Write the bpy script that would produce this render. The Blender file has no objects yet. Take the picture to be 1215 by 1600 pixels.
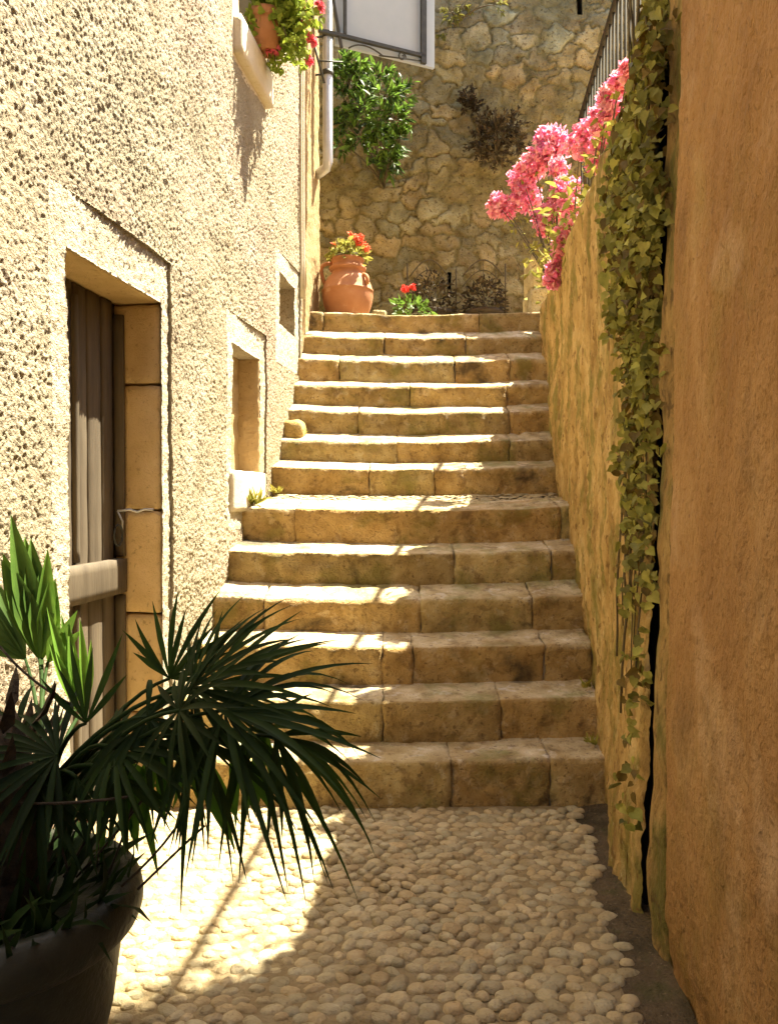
import bpy, math, random
import numpy as np
from mathutils import Vector
random.seed(7)
RNG = np.random.default_rng(11)
sc = bpy.context.scene
C = sc.collection
R = math.radians
PI = math.pi

# ------------------------------------------------------------ camera, sky, sun, exposure
EYE = 1.31
PITCH = R(1.146)
cam_d = bpy.data.cameras.new('camera')
cam = bpy.data.objects.new('camera', cam_d)
C.objects.link(cam)
cam.location = (0, 0, EYE)
cam.rotation_euler = (R(90) - PITCH, 0, 0)
cam_d.sensor_fit = 'VERTICAL'
cam_d.sensor_height = 36
cam_d.lens = 36 * 1250 / 1600
cam_d.clip_start = 0.05
cam_d.clip_end = 500
sc.camera = cam

SK, SM = 0.415, 0.235                     # to the sun: SK right and SM forward for each metre up
sun_dir = Vector((SK, SM, 1)).normalized()
w = bpy.data.worlds.new('World')
sc.world = w
w.use_nodes = True
wn = w.node_tree.nodes
sky = wn.new('ShaderNodeTexSky')
sky.sky_type = 'NISHITA'
sky.sun_disc = False
sky.sun_elevation = math.asin(sun_dir.z)
sky.sun_rotation = math.atan2(SK, SM)
sky.dust_density = 2.5
w.node_tree.links.new(sky.outputs[0], wn['Background'].inputs[0])
wn['Background'].inputs[1].default_value = 0.07
sl = bpy.data.lights.new('sun', 'SUN')
sl.energy = 5.0
sl.angle = R(0.53)
sl.color = (1.0, 0.92, 0.72)
so = bpy.data.objects.new('sun', sl)
C.objects.link(so)
so.rotation_euler = sun_dir.to_track_quat('Z', 'Y').to_euler()
so.location = (4, 2, 9)
sc.view_settings.view_transform = 'Standard'
sc.view_settings.look = 'None'
sc.view_settings.exposure = 2.6
sc.view_settings.gamma = 1
sc.cycles.max_bounces = 10
sc.cycles.diffuse_bounces = 7
sc.cycles.transparent_max_bounces = 8


def at(x, y, d):
    """point of the place seen at picture position x, y (1215 x 1600) at depth d"""
    u = (x - 607.5) / 1250
    v = (800 - y) / 1250
    Y = math.cos(PITCH) + v * math.sin(PITCH)
    Z = v * math.cos(PITCH) - math.sin(PITCH)
    k = d / Y
    return np.array((u * k, d, EYE + Z * k))


# ------------------------------------------------------------ noise
def _hash(i, j, k, s):
    with np.errstate(over='ignore'):
        h = (i.astype(np.uint32) * np.uint32(374761393) + j.astype(np.uint32) * np.uint32(668265263)
             + k.astype(np.uint32) * np.uint32(2147483647 - 1274126177) + np.uint32(s * 974711 + 12345))
        h = (h ^ (h >> np.uint32(13))) * np.uint32(1274126177)
        h = (h ^ (h >> np.uint32(16))) * np.uint32(2246822519)
        h = h ^ (h >> np.uint32(15))
    return h.astype(np.float64) / 4294967295.0


def vn(P, sx, seed=0):
    """value noise in -1..1; sx frequency (scalar or 3)"""
    Q = P * np.asarray(sx)
    F = np.floor(Q)
    f = Q - F
    f = f * f * (3 - 2 * f)
    I = F.astype(np.int64)
    r = 0
    for a in (0, 1):
        for b in (0, 1):
            for c in (0, 1):
                wgt = (f[:, 0] if a else 1 - f[:, 0]) * (f[:, 1] if b else 1 - f[:, 1]) * (f[:, 2] if c else 1 - f[:, 2])
                r = r + wgt * _hash(I[:, 0] + a, I[:, 1] + b, I[:, 2] + c, seed)
    return r * 2 - 1


def fbm(P, s, octs=3, seed=0, g=0.5):
    r = 0
    a = 1.0
    s = np.asarray(s, dtype=float)
    for o in range(octs):
        r = r + a * vn(P, s, seed + o * 17)
        a *= g
        s = s * 2.1
    return r


# ------------------------------------------------------------ materials
def mat(name, stops, nscale=4.0, aniso=(1, 1, 1), detail=6, rough=0.85, bumps=(), spots=(), tint=False, transl=0.0,
        metal=0.0, spec=0.3, warp=0.0):
    m = bpy.data.materials.new(name)
    m.use_nodes = True
    nt = m.node_tree
    N = nt.nodes
    L = nt.links.new
    bs = N['Principled BSDF']
    bs.inputs['Roughness'].default_value = rough
    bs.inputs['Metallic'].default_value = metal
    bs.inputs['Specular IOR Level'].default_value = spec
    geo = N.new('ShaderNodeNewGeometry')
    mp = N.new('ShaderNodeMapping')
    mp.inputs['Scale'].default_value = aniso
    L(geo.outputs['Position'], mp.inputs['Vector'])

    def noise(sc_, det=detail, dist=0.0, rgh=0.6):
        n = N.new('ShaderNodeTexNoise')
        n.inputs['Scale'].default_value = sc_
        n.inputs['Detail'].default_value = det
        n.inputs['Distortion'].default_value = dist
        n.inputs['Roughness'].default_value = rgh
        L(mp.outputs[0], n.inputs['Vector'])
        return n
    n0 = noise(nscale, dist=warp)
    rp = N.new('ShaderNodeValToRGB')
    el = rp.color_ramp.elements
    while len(el) < len(stops):
        el.new(0.5)
    for e, (p, c) in zip(el, stops):
        e.position = p
        e.color = (*c, 1)
    L(n0.outputs['Fac'], rp.inputs[0])
    col = rp.outputs[0]
    for (c, s_, lo, hi, amt) in spots:
        ns = noise(s_, 5, 0.3)
        r2 = N.new('ShaderNodeMapRange')
        r2.inputs[1].default_value = lo
        r2.inputs[2].default_value = hi
        r2.inputs[3].default_value = 0
        r2.inputs[4].default_value = amt
        L(ns.outputs['Fac'], r2.inputs[0])
        mx = N.new('ShaderNodeMix')
        mx.data_type = 'RGBA'
        L(r2.outputs[0], mx.inputs['Factor'])
        L(col, mx.inputs['A'])
        mx.inputs['B'].default_value = (*c, 1)
        col = mx.outputs['Result']
    if tint:
        at_ = N.new('ShaderNodeAttribute')
        at_.attribute_name = 'tint'
        mx = N.new('ShaderNodeMix')
        mx.data_type = 'RGBA'
        mx.blend_type = 'MULTIPLY'
        mx.inputs['Factor'].default_value = 1
        L(col, mx.inputs['A'])
        L(at_.outputs['Color'], mx.inputs['B'])
        col = mx.outputs['Result']
    L(col, bs.inputs['Base Color'])
    prev = None
    for (s_, dist) in bumps:
        nb = noise(s_, 4)
        b = N.new('ShaderNodeBump')
        b.inputs['Strength'].default_value = 1
        b.inputs['Distance'].default_value = dist
        L(nb.outputs['Fac'], b.inputs['Height'])
        if prev:
            L(prev, b.inputs['Normal'])
        prev = b.outputs[0]
    if prev:
        L(prev, bs.inputs['Normal'])
    if transl:
        tr = N.new('ShaderNodeBsdfTranslucent')
        L(col, tr.inputs['Color'])
        ms = N.new('ShaderNodeMixShader')
        ms.inputs[0].default_value = transl
        L(bs.outputs[0], ms.inputs[1])
        L(tr.outputs[0], ms.inputs[2])
        L(ms.outputs[0], N['Material Output'].inputs['Surface'])
    return m


M = {}
M['roughcast'] = mat('roughcast_plaster', [(0.3, (.275, .222, .138)), (0.55, (.37, .312, .205)), (0.75, (.45, .395, .285))], 2.2,
                     bumps=[(120, .014)], spots=[((.16, .11, .055), 130, .54, .66, .6), ((.58, .50, .36), 60, .60, .68, .6), ((.33, .24, .175), 1.1, .47, .68, .75), ((.50, .44, .33), 1.9, .56, .70, .6), ((.27, .20, .10), 4, .56, .72, .55)])
M['roughcast_pale'] = mat('pale_roughcast', [(0.3, (.42, .355, .24)), (0.7, (.55, .49, .37))], 4, bumps=[(120, .012)], spots=[((.22, .15, .07), 75, .55, .64, .75)])
M['trim'] = mat('pale_lime_trim', [(0.3, (.48, .40, .27)), (0.7, (.60, .53, .40))], 5, bumps=[(90, .004)],
                spots=[((.42, .33, .17), 22, .58, .72, .6)])
M['jamb'] = mat('ochre_stone', [(0.3, (.50, .36, .17)), (0.55, (.58, .43, .22)), (0.75, (.64, .50, .28))], 6, bumps=[(55, .006), (220, .003)],
                spots=[((.30, .20, .09), 45, .60, .68, .7)], tint=True)
M['step'] = mat('worn_step_stone', [(0.30, (.24, .15, .050)), (0.45, (.36, .24, .085)), (0.6, (.44, .31, .125)), (0.74, (.54, .415, .205))], 7, detail=9, bumps=[(30, .018), (110, .010)],
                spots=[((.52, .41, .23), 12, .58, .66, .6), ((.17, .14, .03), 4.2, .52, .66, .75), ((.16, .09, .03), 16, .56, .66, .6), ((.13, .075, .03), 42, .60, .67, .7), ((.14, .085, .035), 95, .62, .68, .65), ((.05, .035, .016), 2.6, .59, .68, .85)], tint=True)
M['pebble'] = mat('pebble_stone', [(0.3, (.35, .27, .14)), (0.5, (.43, .345, .195)), (0.7, (.51, .43, .27))], 9, bumps=[(70, .008)], spots=[((.20, .14, .07), 60, .60, .68, .6)], tint=True, rough=.75)
M['mortar'] = mat('path_mortar', [(0.3, (.22, .17, .10)), (0.7, (.34, .27, .17))], 8, bumps=[(60, .008)])
M['gutter'] = mat('gutter_concrete', [(0.3, (.09, .065, .035)), (0.7, (.18, .13, .075))], 7, bumps=[(40, .025), (120, .012)],
                  spots=[((.05, .042, .02), 4, .5, .65, .8), ((.07, .075, .02), 7, .55, .68, .7), ((.30, .23, .14), 70, .62, .68, .7)])
M['garden_wall'] = mat('streaked_ochre_plaster', [(0.28, (.22, .135, .042)), (0.45, (.40, .26, .09)), (0.58, (.52, .36, .145)), (0.75, (.64, .49, .25))], 7, aniso=(1, 1, .5), detail=9,
                       bumps=[(40, .02), (16, .02)], spots=[((.17, .155, .03), 6, .48, .62, .8), ((.18, .10, .03), 36, .57, .64, .85), ((.60, .50, .28), 30, .62, .7, .5)], warp=.4)
M['ochre'] = mat('burnt_ochre_plaster', [(0.28, (.21, .108, .034)), (0.42, (.30, .162, .056)), (0.58, (.365, .21, .079)), (0.74, (.46, .30, .14))], 2.2, aniso=(1, 1, .7), detail=14, warp=.6,
                 bumps=[(60, .018), (14, .02)], spots=[((.22, .12, .042), 18, .55, .72, .5), ((.13, .068, .022), 70, .61, .70, .7), ((.24, .17, .04), 3.5, .52, .70, .5), ((.58, .42, .26), 1.3, .53, .62, .55), ((.16, .095, .04), 2.1, .60, .70, .6)])
M['mossy'] = mat('mossy_plaster', [(0.28, (.17, .105, .034)), (0.45, (.30, .19, .066)), (0.58, (.37, .25, .095)), (0.75, (.44, .32, .15))], 8, aniso=(1, 1, .5), detail=9,
                 bumps=[(40, .02), (16, .02)], spots=[((.10, .10, .02), 7, .46, .60, .85), ((.10, .06, .02), 34, .56, .64, .85)], warp=.4)
M['rubble'] = mat('rubble_stone', [(0.3, (.20, .145, .062)), (0.5, (.31, .24, .115)), (0.75, (.45, .37, .21))], 5, detail=9, bumps=[(45, .03), (12, .02)],
                  spots=[((.11, .09, .03), 2.2, .56, .70, .7), ((.13, .08, .03), 26, .58, .64, .8), ((.11, .065, .022), 70, .60, .66, .8)], tint=True)
M['wood'] = mat('weathered_grey_brown_wood', [(0.3, (.055, .042, .028)), (0.6, (.09, .071, .048)), (0.8, (.125, .10, .07))], 14, aniso=(1, 1, .12), bumps=[(50, .003)],
                tint=True, rough=.7)
M['dark_metal'] = mat('dark_iron', [(0.3, (.035, .038, .035)), (0.7, (.07, .07, .06))], 20, rough=.55, metal=.3)
M['rail_metal'] = mat('grey_iron', [(0.3, (.03, .027, .02)), (0.7, (.05, .045, .033))], 20, rough=.8, spec=.08)
M['zinc'] = mat('zinc_pipe', [(0.3, (.42, .43, .43)), (0.7, (.56, .57, .58))], 9, rough=.4, metal=.45, spec=.5)
M['panel'] = mat('white_sheet', [(0.3, (.46, .52, .57)), (0.7, (.56, .60, .64))], 2.5, rough=.5, transl=.4)
M['terracotta'] = mat('terracotta', [(0.3, (.36, .15, .062)), (0.6, (.44, .20, .09)), (0.8, (.50, .27, .14))], 7, bumps=[(90, .002)],
                      spots=[((.62, .44, .30), 9, .62, .75, .5)], rough=.75)
M['dark_pot'] = mat('dark_glazed_pot', [(0.3, (.014, .016, .010)), (0.7, (.04, .042, .028))], 6, bumps=[(60, .003)], rough=.5)
M['planter'] = mat('brown_planter', [(0.3, (.035, .024, .013)), (0.7, (.07, .05, .028))], 9, bumps=[(60, .004)])
M['soil'] = mat('soil', [(0.3, (.03, .02, .012)), (0.7, (.07, .05, .03))], 30, bumps=[(60, .01)])
M['leaf'] = mat('green_leaf', [(0.3, (.05, .10, .012)), (0.7, (.12, .20, .03))], 15, tint=True, transl=.4, rough=.5)
M['ivy'] = mat('ivy_leaf', [(0.3, (.16, .17, .03)), (0.7, (.36, .34, .075))], 18, tint=True, transl=.3, rough=.55, bumps=[(60, .004)])
M['palm'] = mat('palm_leaf', [(0.3, (.016, .036, .009)), (0.7, (.034, .064, .015))], 8, tint=True, transl=.3, rough=.6, spec=.15)
M['palm_dry'] = mat('palm_fibre', [(0.3, (.022, .016, .010)), (0.7, (.055, .04, .022))], 30, bumps=[(60, .01)])
M['stem'] = mat('brown_stem', [(0.3, (.06, .045, .02)), (0.7, (.13, .10, .05))], 30)
M['dry'] = mat('dry_foliage', [(0.3, (.035, .024, .010)), (0.7, (.10, .07, .03))], 20, tint=True, transl=.15)
M['pink'] = mat('pink_bract', [(0.3, (.86, .25, .40)), (0.7, (.94, .52, .64))], 25, tint=True, transl=.45, rough=.6)
M['red'] = mat('red_petal', [(0.3, (.80, .06, .05)), (0.7, (.88, .14, .10))], 25, tint=True, transl=.35, rough=.6)
M['glass'] = mat('window_glass', [(0.3, (.03, .035, .035)), (0.7, (.05, .055, .055))], 3, rough=.08, spec=.6)
M['dark'] = mat('painted_gap_shade', [(0.3, (.004, .003, .002)), (0.7, (.008, .006, .004))], 8)  # near-black colour standing in for the shade inside the wall gap
M['plain_wall'] = mat('plain_render', [(0.3, (.46, .36, .23)), (0.7, (.56, .46, .32))], 3, bumps=[(60, .006)])

# ------------------------------------------------------------ object helpers
WL = {}


def thing(name, label, cat, loc=(0, 0, 0), group=None):
    o = bpy.data.objects.new(name, None)
    o.empty_display_size = 0.1
    C.objects.link(o)
    o.location = loc
    WL[o.name] = np.array(loc, float)
    o['label'] = label
    o['category'] = cat
    if group:
        o['group'] = group
    return o


def tag(o, label, cat, group=None):
    o['label'] = label
    o['category'] = cat
    if group:
        o['group'] = group
    return o


class MB:
    def __init__(s):
        s.V, s.F, s.T, s.n = [], [], [], 0

    def add(s, V, F, tint=None):
        V = np.asarray(V, float).reshape(-1, 3)
        s.V.append(V)
        for f in F:
            s.F.append(tuple(int(i) + s.n for i in f))
        if tint is None:
            tint = (1, 1, 1)
        t = np.asarray(tint, float)
        if t.ndim == 1:
            t = np.tile(t, (len(V), 1))
        s.T.append(t)
        s.n += len(V)

    def build(s, name, m, parent=None, smooth=True, loc=None):
        V = np.concatenate(s.V)
        T = np.concatenate(s.T)
        off = np.zeros(3)
        if parent is not None:
            off = WL[parent.name]
        elif loc is not None:
            off = np.array(loc, float)
        me = bpy.data.meshes.new(name)
        nl = sum(len(f) for f in s.F)
        me.vertices.add(len(V))
        me.vertices.foreach_set('co', (V - off).ravel())
        me.loops.add(nl)
        idx = np.fromiter((i for f in s.F for i in f), dtype=np.int32, count=nl)
        me.loops.foreach_set('vertex_index', idx)
        me.polygons.add(len(s.F))
        lens = np.fromiter((len(f) for f in s.F), dtype=np.int32, count=len(s.F))
        st = np.zeros(len(lens), np.int32)
        st[1:] = np.cumsum(lens)[:-1]
        me.polygons.foreach_set('loop_start', st)
        me.polygons.foreach_set('loop_total', lens)
        me.polygons.foreach_set('use_smooth', np.full(len(lens), smooth))
        me.update(calc_edges=True)
        me.validate()
        ca = me.color_attributes.new('tint', 'FLOAT_COLOR', 'POINT')
        ca.data.foreach_set('color', np.concatenate([T, np.ones((len(T), 1))], 1).ravel())
        me.materials.append(m)
        o = bpy.data.objects.new(name, me)
        C.objects.link(o)
        if parent is not None:
            o.parent = parent
            WL[o.name] = off
        else:
            o.location = off
            WL[o.name] = off
        return o


def struct(o):
    o['kind'] = 'structure'
    return o


def box(x0, x1, y0, y1, z0, z1):
    V = [(x, y, z) for z in (z0, z1) for y in (y0, y1) for x in (x0, x1)]
    F = [(0, 2, 3, 1), (4, 5, 7, 6), (0, 1, 5, 4), (2, 6, 7, 3), (0, 4, 6, 2), (1, 3, 7, 5)]
    return np.array(V, float), F


def rblock(x0, x1, y0, y1, z0, z1, r=.02, amp=.004, freq=18, step=.025, seed=0, fn=None):
    """box with rounded edges and an uneven hewn surface"""
    dims = (x1 - x0, y1 - y0, z1 - z0)
    n = [max(2, min(60, int(math.ceil(d / step)))) for d in dims]
    key = {}
    V = []
    F = []

    def vid(i, j, k):
        t = (i, j, k)
        if t not in key:
            key[t] = len(V)
            V.append((x0 + dims[0] * i / n[0], y0 + dims[1] * j / n[1], z0 + dims[2] * k / n[2]))
        return key[t]
    for i in range(n[0]):
        for j in range(n[1]):
            F.append((vid(i, j, 0), vid(i, j + 1, 0), vid(i + 1, j + 1, 0), vid(i + 1, j, 0)))
            F.append((vid(i, j, n[2]), vid(i + 1, j, n[2]), vid(i + 1, j + 1, n[2]), vid(i, j + 1, n[2])))
    for i in range(n[0]):
        for k in range(n[2]):
            F.append((vid(i, 0, k), vid(i + 1, 0, k), vid(i + 1, 0, k + 1), vid(i, 0, k + 1)))
            F.append((vid(i, n[1], k), vid(i, n[1], k + 1), vid(i + 1, n[1], k + 1), vid(i + 1, n[1], k)))
    for j in range(n[1]):
        for k in range(n[2]):
            F.append((vid(0, j, k), vid(0, j, k + 1), vid(0, j + 1, k + 1), vid(0, j + 1, k)))
            F.append((vid(n[0], j, k), vid(n[0], j + 1, k), vid(n[0], j + 1, k + 1), vid(n[0], j, k + 1)))
    P = np.array(V)
    r = np.ones(3) * np.asarray(r)
    lo = np.array((x0, y0, z0)) + r
    hi = np.array((x1, y1, z1)) - r
    Q = np.clip(P, lo, hi)
    D = (P - Q) / r
    l = np.linalg.norm(D, axis=1, keepdims=True)
    Nn = D / np.maximum(l, 1e-9)
    P = Q + Nn * r
    P = P + Nn * (fbm(P + seed * 3.1, freq, 3, seed) * amp)[:, None]
    if fn:
        P = fn(P)
    return P, F


def tube(pts, r, seg=8, caps=True):
    pts = [np.array(p, float) for p in pts]
    n = len(pts)
    rs = r if hasattr(r, '__len__') else [r] * n
    V = []
    up = np.array((0.13, 0.21, 0.97))
    for i, p in enumerate(pts):
        t = pts[min(i + 1, n - 1)] - pts[max(i - 1, 0)]
        t /= max(np.linalg.norm(t), 1e-9)
        a = np.cross(t, up)
        if np.linalg.norm(a) < .15:
            a = np.cross(t, (1, 0, 0.1))
        a /= np.linalg.norm(a)
        b = np.cross(t, a)
        for k in range(seg):
            th = 2 * PI * k / seg
            V.append(p + rs[i] * (math.cos(th) * a + math.sin(th) * b))
    F = []
    for i in range(n - 1):
        for k in range(seg):
            k2 = (k + 1) % seg
            F.append((i * seg + k, i * seg + k2, (i + 1) * seg + k2, (i + 1) * seg + k))
    if caps:
        F.append(tuple(range(seg))[::-1])
        F.append(tuple((n - 1) * seg + k for k in range(seg)))
    return np.array(V), F


def lathe(prof, c, seg=40):
    V = []
    for (r, z) in prof:
        for k in range(seg):
            th = 2 * PI * k / seg
            V.append((c[0] + r * math.cos(th), c[1] + r * math.sin(th), c[2] + z))
    F = []
    for i in range(len(prof) - 1):
        for k in range(seg):
            k2 = (k + 1) % seg
            F.append((i * seg + k, i * seg + k2, (i + 1) * seg + k2, (i + 1) * seg + k))
    return np.array(V), F


def bez(p0, p1, p2, n=8):
    p0, p1, p2 = (np.array(p, float) for p in (p0, p1, p2))
    return [(1 - t) ** 2 * p0 + 2 * t * (1 - t) * p1 + t * t * p2 for t in np.linspace(0, 1, n)]


def unit(v):
    v = np.asarray(v, float)
    return v / max(np.linalg.norm(v), 1e-9)


def rv(s=1.0):
    return unit(RNG.normal(size=3)) * s


def grid_wall(us, zs, pos, off, holes=(), lip=.05, tint=None):
    """a wall sheet over (u, z) with openings; lip turns the edge of each opening inwards"""
    U, Z = np.meshgrid(us, zs, indexing='ij')
    nu, nz = U.shape
    o = off(U.ravel(), Z.ravel())
    V = pos(U.ravel(), Z.ravel(), o)
    uc = (us[:-1] + us[1:]) / 2
    zc = (zs[:-1] + zs[1:]) / 2
    UC, ZC = np.meshgrid(uc, zc, indexing='ij')
    keep = np.ones(UC.shape, bool)
    for (a, b, c, d) in holes:
        keep &= ~((UC > a) & (UC < b) & (ZC > c) & (ZC < d))
    idx = np.arange(nu * nz).reshape(nu, nz)
    q = np.stack([idx[:-1, :-1], idx[1:, :-1], idx[1:, 1:], idx[:-1, 1:]], -1)[keep]
    F = [tuple(f) for f in q.tolist()]
    Vl = [V]
    cnt = len(V)
    extra = {}
    ev = []

    def ext(i, j):
        k = (i, j)
        if k not in extra:
            extra[k] = cnt + len(ev)
            ev.append(pos(np.array([us[i]]), np.array([zs[j]]), np.array([-lip]))[0])
        return extra[k]
    if holes and lip:
        for i, j in np.argwhere(~keep):
            for (di, dj, e) in ((-1, 0, ((0, 0), (0, 1))), (1, 0, ((1, 1), (1, 0))), (0, -1, ((1, 0), (0, 0))), (0, 1, ((0, 1), (1, 1)))):
                a, b = i + di, j + dj
                if 0 <= a < keep.shape[0] and 0 <= b < keep.shape[1] and keep[a, b]:
                    (p, q1), (r_, s_) = e
                    F.append((idx[i + p, j + q1], idx[i + r_, j + s_], ext(i + r_, j + s_), ext(i + p, j + q1)))
    if ev:
        Vl.append(np.array(ev))
    V = np.concatenate(Vl)
    t = None
    if tint is not None:
        t0 = tint(U.ravel(), Z.ravel())
        if ev:
            t0 = np.concatenate([t0, np.tile(t0.mean(0), (len(ev), 1))])
        t = t0
    return V, F, t


def leaf(c, d, nrm, L, W, fold=.25, curl=.15, pts=None):
    """a pointed blade from c along d"""
    d = unit(d)
    s = unit(np.cross(d, nrm))
    n = np.cross(s, d)
    V = [c, c + d * L * .35 + s * W * .5 + n * W * fold, c + d * L * .40 - n * 0, c + d * L * .35 - s * W * .5 + n * W * fold,
         c + d * L * .72 + s * W * .33 + n * (W * fold * .6 - curl * L * .4), c + d * L * .75 - n * curl * L * .4, c + d * L * .72 - s * W * .33 + n * (W * fold * .6 - curl * L * .4),
         c + d * L - n * curl * L]
    F = [(0, 2, 1), (0, 3, 2), (1, 2, 5, 4), (2, 3, 6, 5), (4, 5, 7), (5, 6, 7)]
    return np.array(V), F


def heart(c, d, nrm, L, W, cup=.15):
    """a broad ivy leaf hanging along d"""
    d = unit(d)
    s = unit(np.cross(d, nrm))
    n = np.cross(s, d)
    out = [(0, 0, 0), (-.14, .28, .1), (.05, .52, .5), (.38, .50, .6), (.62, .30, .4), (1.0, 0, -.4), (.62, -.30, .4), (.38, -.50, .6), (.05, -.52, .5), (-.14, -.28, .1)]
    V = [c + d * L * .35 - n * cup * L * .3]
    for (a, b, h) in out:
        V.append(c + d * L * a + s * W * b + n * cup * L * h * random.uniform(.6, 1.3))
    F = [(0, i, i + 1) for i in range(1, 10)] + [(0, 10, 1)]
    return np.array(V), F


def floret(mb, c, r, n=3, tint=(1, 1, 1)):
    """three papery bracts round a middle"""
    ax = rv()
    a = unit(np.cross(ax, (0.3, 0.2, 0.9)))
    b = np.cross(ax, a)
    ph = random.uniform(0, 6.28)
    for k in range(n):
        th = ph + 2 * PI * k / n
        d = unit(a * math.cos(th) + b * math.sin(th) + ax * .5)
        V, F = heart(c, d, ax, r, r * .9, .25)
        mb.add(V, F, tint)


def tv(lo=.8, hi=1.2, warm=0.0):
    k = random.uniform(lo, hi)
    return (k * (1 + random.uniform(-.03, .1) * warm), k, k * (1 - random.uniform(-.05, .15) * warm))


# ------------------------------------------------------------ wall planes
LN = unit((1, -.13, 0))                      # left wall looks this way


def lpos(u, z, o):
    return np.stack([-1.433 + .13 * u + LN[0] * o, u + LN[1] * o, z], -1)


def lp(u, z, o=0.0):
    return np.array((-1.433 + .13 * u + LN[0] * o, u + LN[1] * o, z))


RN = unit((-1, .097, 0))                     # garden wall looks this way


def wall_x(d, z):
    return .574 + .097 * d - .055 * np.clip((1.4 - z) / 1.4, 0, 1) * np.clip((3.3 - d) / .7, 0, 1) + .012 * np.clip((d - 2.6) / .7, 0, 1)


def rpos(u, z, o):
    return np.stack([wall_x(u, z) + RN[0] * o, u + RN[1] * o, z], -1)


def rp(u, z, o=0.0):
    return np.array((wall_x(u, z) + RN[0] * o, u + RN[1] * o, z))


def lbox(u0, u1, z0, z1, o0, o1, r=.006, amp=.001, freq=20, step=.04, seed=0):
    """block set against the left wall: u along, z up, o outwards"""
    def fn(P):
        return lpos(P[:, 0], P[:, 2], P[:, 1])
    V, F = rblock(u0, u1, o0, o1, z0, z1, r, amp, freq, step, seed, fn)
    return V, [f[::-1] for f in F]


# ============================================================ SETTING
def ground_sheet():
    mb = MB()
    V, F = box(-40, 40, -40, 60, -.6, -.012)
    mb.add(V, F)
    struct(mb.build('ground', M['mortar'], smooth=False))


ground_sheet()

# ---- cobbled path
def pebble(mb, c, rx, ry, rz, rot, tint, nr=4, ns=10):
    V = []
    p = random.uniform(2.0, 2.8)
    ecc = random.uniform(-.22, .22)
    for i in range(nr):
        ph = (i / nr) * PI * .5
        rr, zz = math.cos(ph) ** (2 / p), math.sin(ph) ** (2 / p)
        for k in range(ns):
            th = 2 * PI * k / ns
            cx, sy = math.cos(th), math.sin(th)
            ex = abs(cx) ** (2 / p) * math.copysign(1, cx) * rx * rr
            ey = abs(sy) ** (2 / p) * math.copysign(1, sy) * ry * rr * (1 + ecc * cx)
            V.append((c[0] + ex * math.cos(rot) - ey * math.sin(rot), c[1] + ex * math.sin(rot) + ey * math.cos(rot), c[2] + zz * rz + random.uniform(-1, 1) * .001))
    V.append((c[0], c[1], c[2] + rz))
    F = []
    for i in range(nr - 1):
        for k in range(ns):
            k2 = (k + 1) % ns
            F.append((i * ns + k, i * ns + k2, (i + 1) * ns + k2, (i + 1) * ns + k))
    for k in range(ns):
        F.append(((nr - 1) * ns + k, (nr - 1) * ns + (k + 1) % ns, nr * ns))
    mb.add(V, F, tint)


def scatter_pebbles(mb, inside, x0, x1, y0, y1, zf, sp=.0475, size=1.0, flat=.78):
    row = 0
    y = y0
    while y < y1:
        x = x0 + (row % 2) * sp * .55
        while x < x1:
            px = x + random.uniform(-1, 1) * sp * .26
            py = y + random.uniform(-1, 1) * sp * .24
            if inside(px, py):
                s = random.uniform(.7, 1.3) * size
                el = random.uniform(.9, 1.75)
                k = random.uniform(.78, 1.12)
                wv = random.uniform(-.06, .06)
                pebble(mb, (px, py, zf(px, py) - .008 * flat), sp * .53 * s * math.sqrt(el), sp * .53 * s / math.sqrt(el) * .95,
                       random.uniform(.014, .024) * size * flat, random.gauss(0, .5), (k * (1 + wv), k, k * (1 - wv)))
            x += sp * 1.12
        y += sp * .86
        row += 1


def path_edge(y):                                   # right edge of the pebbles, ragged
    return .375 + .128 * y + .012 * math.sin(y * 9) + .008 * math.sin(y * 23)


def path_edge_np(y):
    return .375 + .128 * y + .012 * np.sin(y * 9) + .008 * np.sin(y * 23)


mb = MB()
scatter_pebbles(mb, lambda x, y: x < path_edge(y) and x > -1.42 + .13 * y and y < 3.33 + .01 * math.sin(x * 8), -1.4, .9, 1.0, 3.36, lambda x, y: .004 * math.sin(x * 5 + y * 3))
us = np.arange(-1.3, .75, .05)
ob = mb
xs_ = np.arange(-1.5, .82, .02)
ys_ = np.arange(.9, 3.38, .02)
X_, Y_ = np.meshgrid(xs_, ys_, indexing='ij')
V = np.stack([X_.ravel(), Y_.ravel(), np.zeros(X_.size)], -1)
V[:, 2] = -.0035 + fbm(V, 9, 3, 12) * .0025 - np.clip((V[:, 0] - path_edge_np(V[:, 1])) / .03 + .6, 0, 1) * .03
ny = len(ys_)
ob.add(V, [(i * ny + j, (i + 1) * ny + j, (i + 1) * ny + j + 1, i * ny + j + 1) for i in range(len(xs_) - 1) for j in range(ny - 1)], (.62, .58, .52))
struct(ob.build('cobbled_path', M['pebble']))
mb = MB()
V = []
ys = np.linspace(.6, 3.5, 40)
for y in ys:
    for t in np.linspace(0, 1, 6):
        xa, xb = path_edge(y) - .03, wall_x(y, 0) + .05
        V.append((xa + (xb - xa) * t, y, -.006 + .02 * t * t))
V = np.array(V)
V[:, 2] += fbm(V, 12, 3, 5) * .006
mb.add(V, [(i * 6 + j, i * 6 + j + 1, (i + 1) * 6 + j + 1, (i + 1) * 6 + j) for i in range(39) for j in range(5)])
struct(mb.build('gutter', M['gutter']))

# ---- upper landing and terrace
mb = MB()
V, F = box(-5, 3.0, 6.55, 9.4, 2.2, 2.715)
mb.add(V, F)
struct(mb.build('upper_landing', M['mortar'], smooth=False))
mb = MB()
V, F = box(1.55, 9, 2.95, 9.4, 2.0, 2.70)
mb.add(V, F)
struct(mb.build('terrace', M['plain_wall'], smooth=False))

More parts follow.
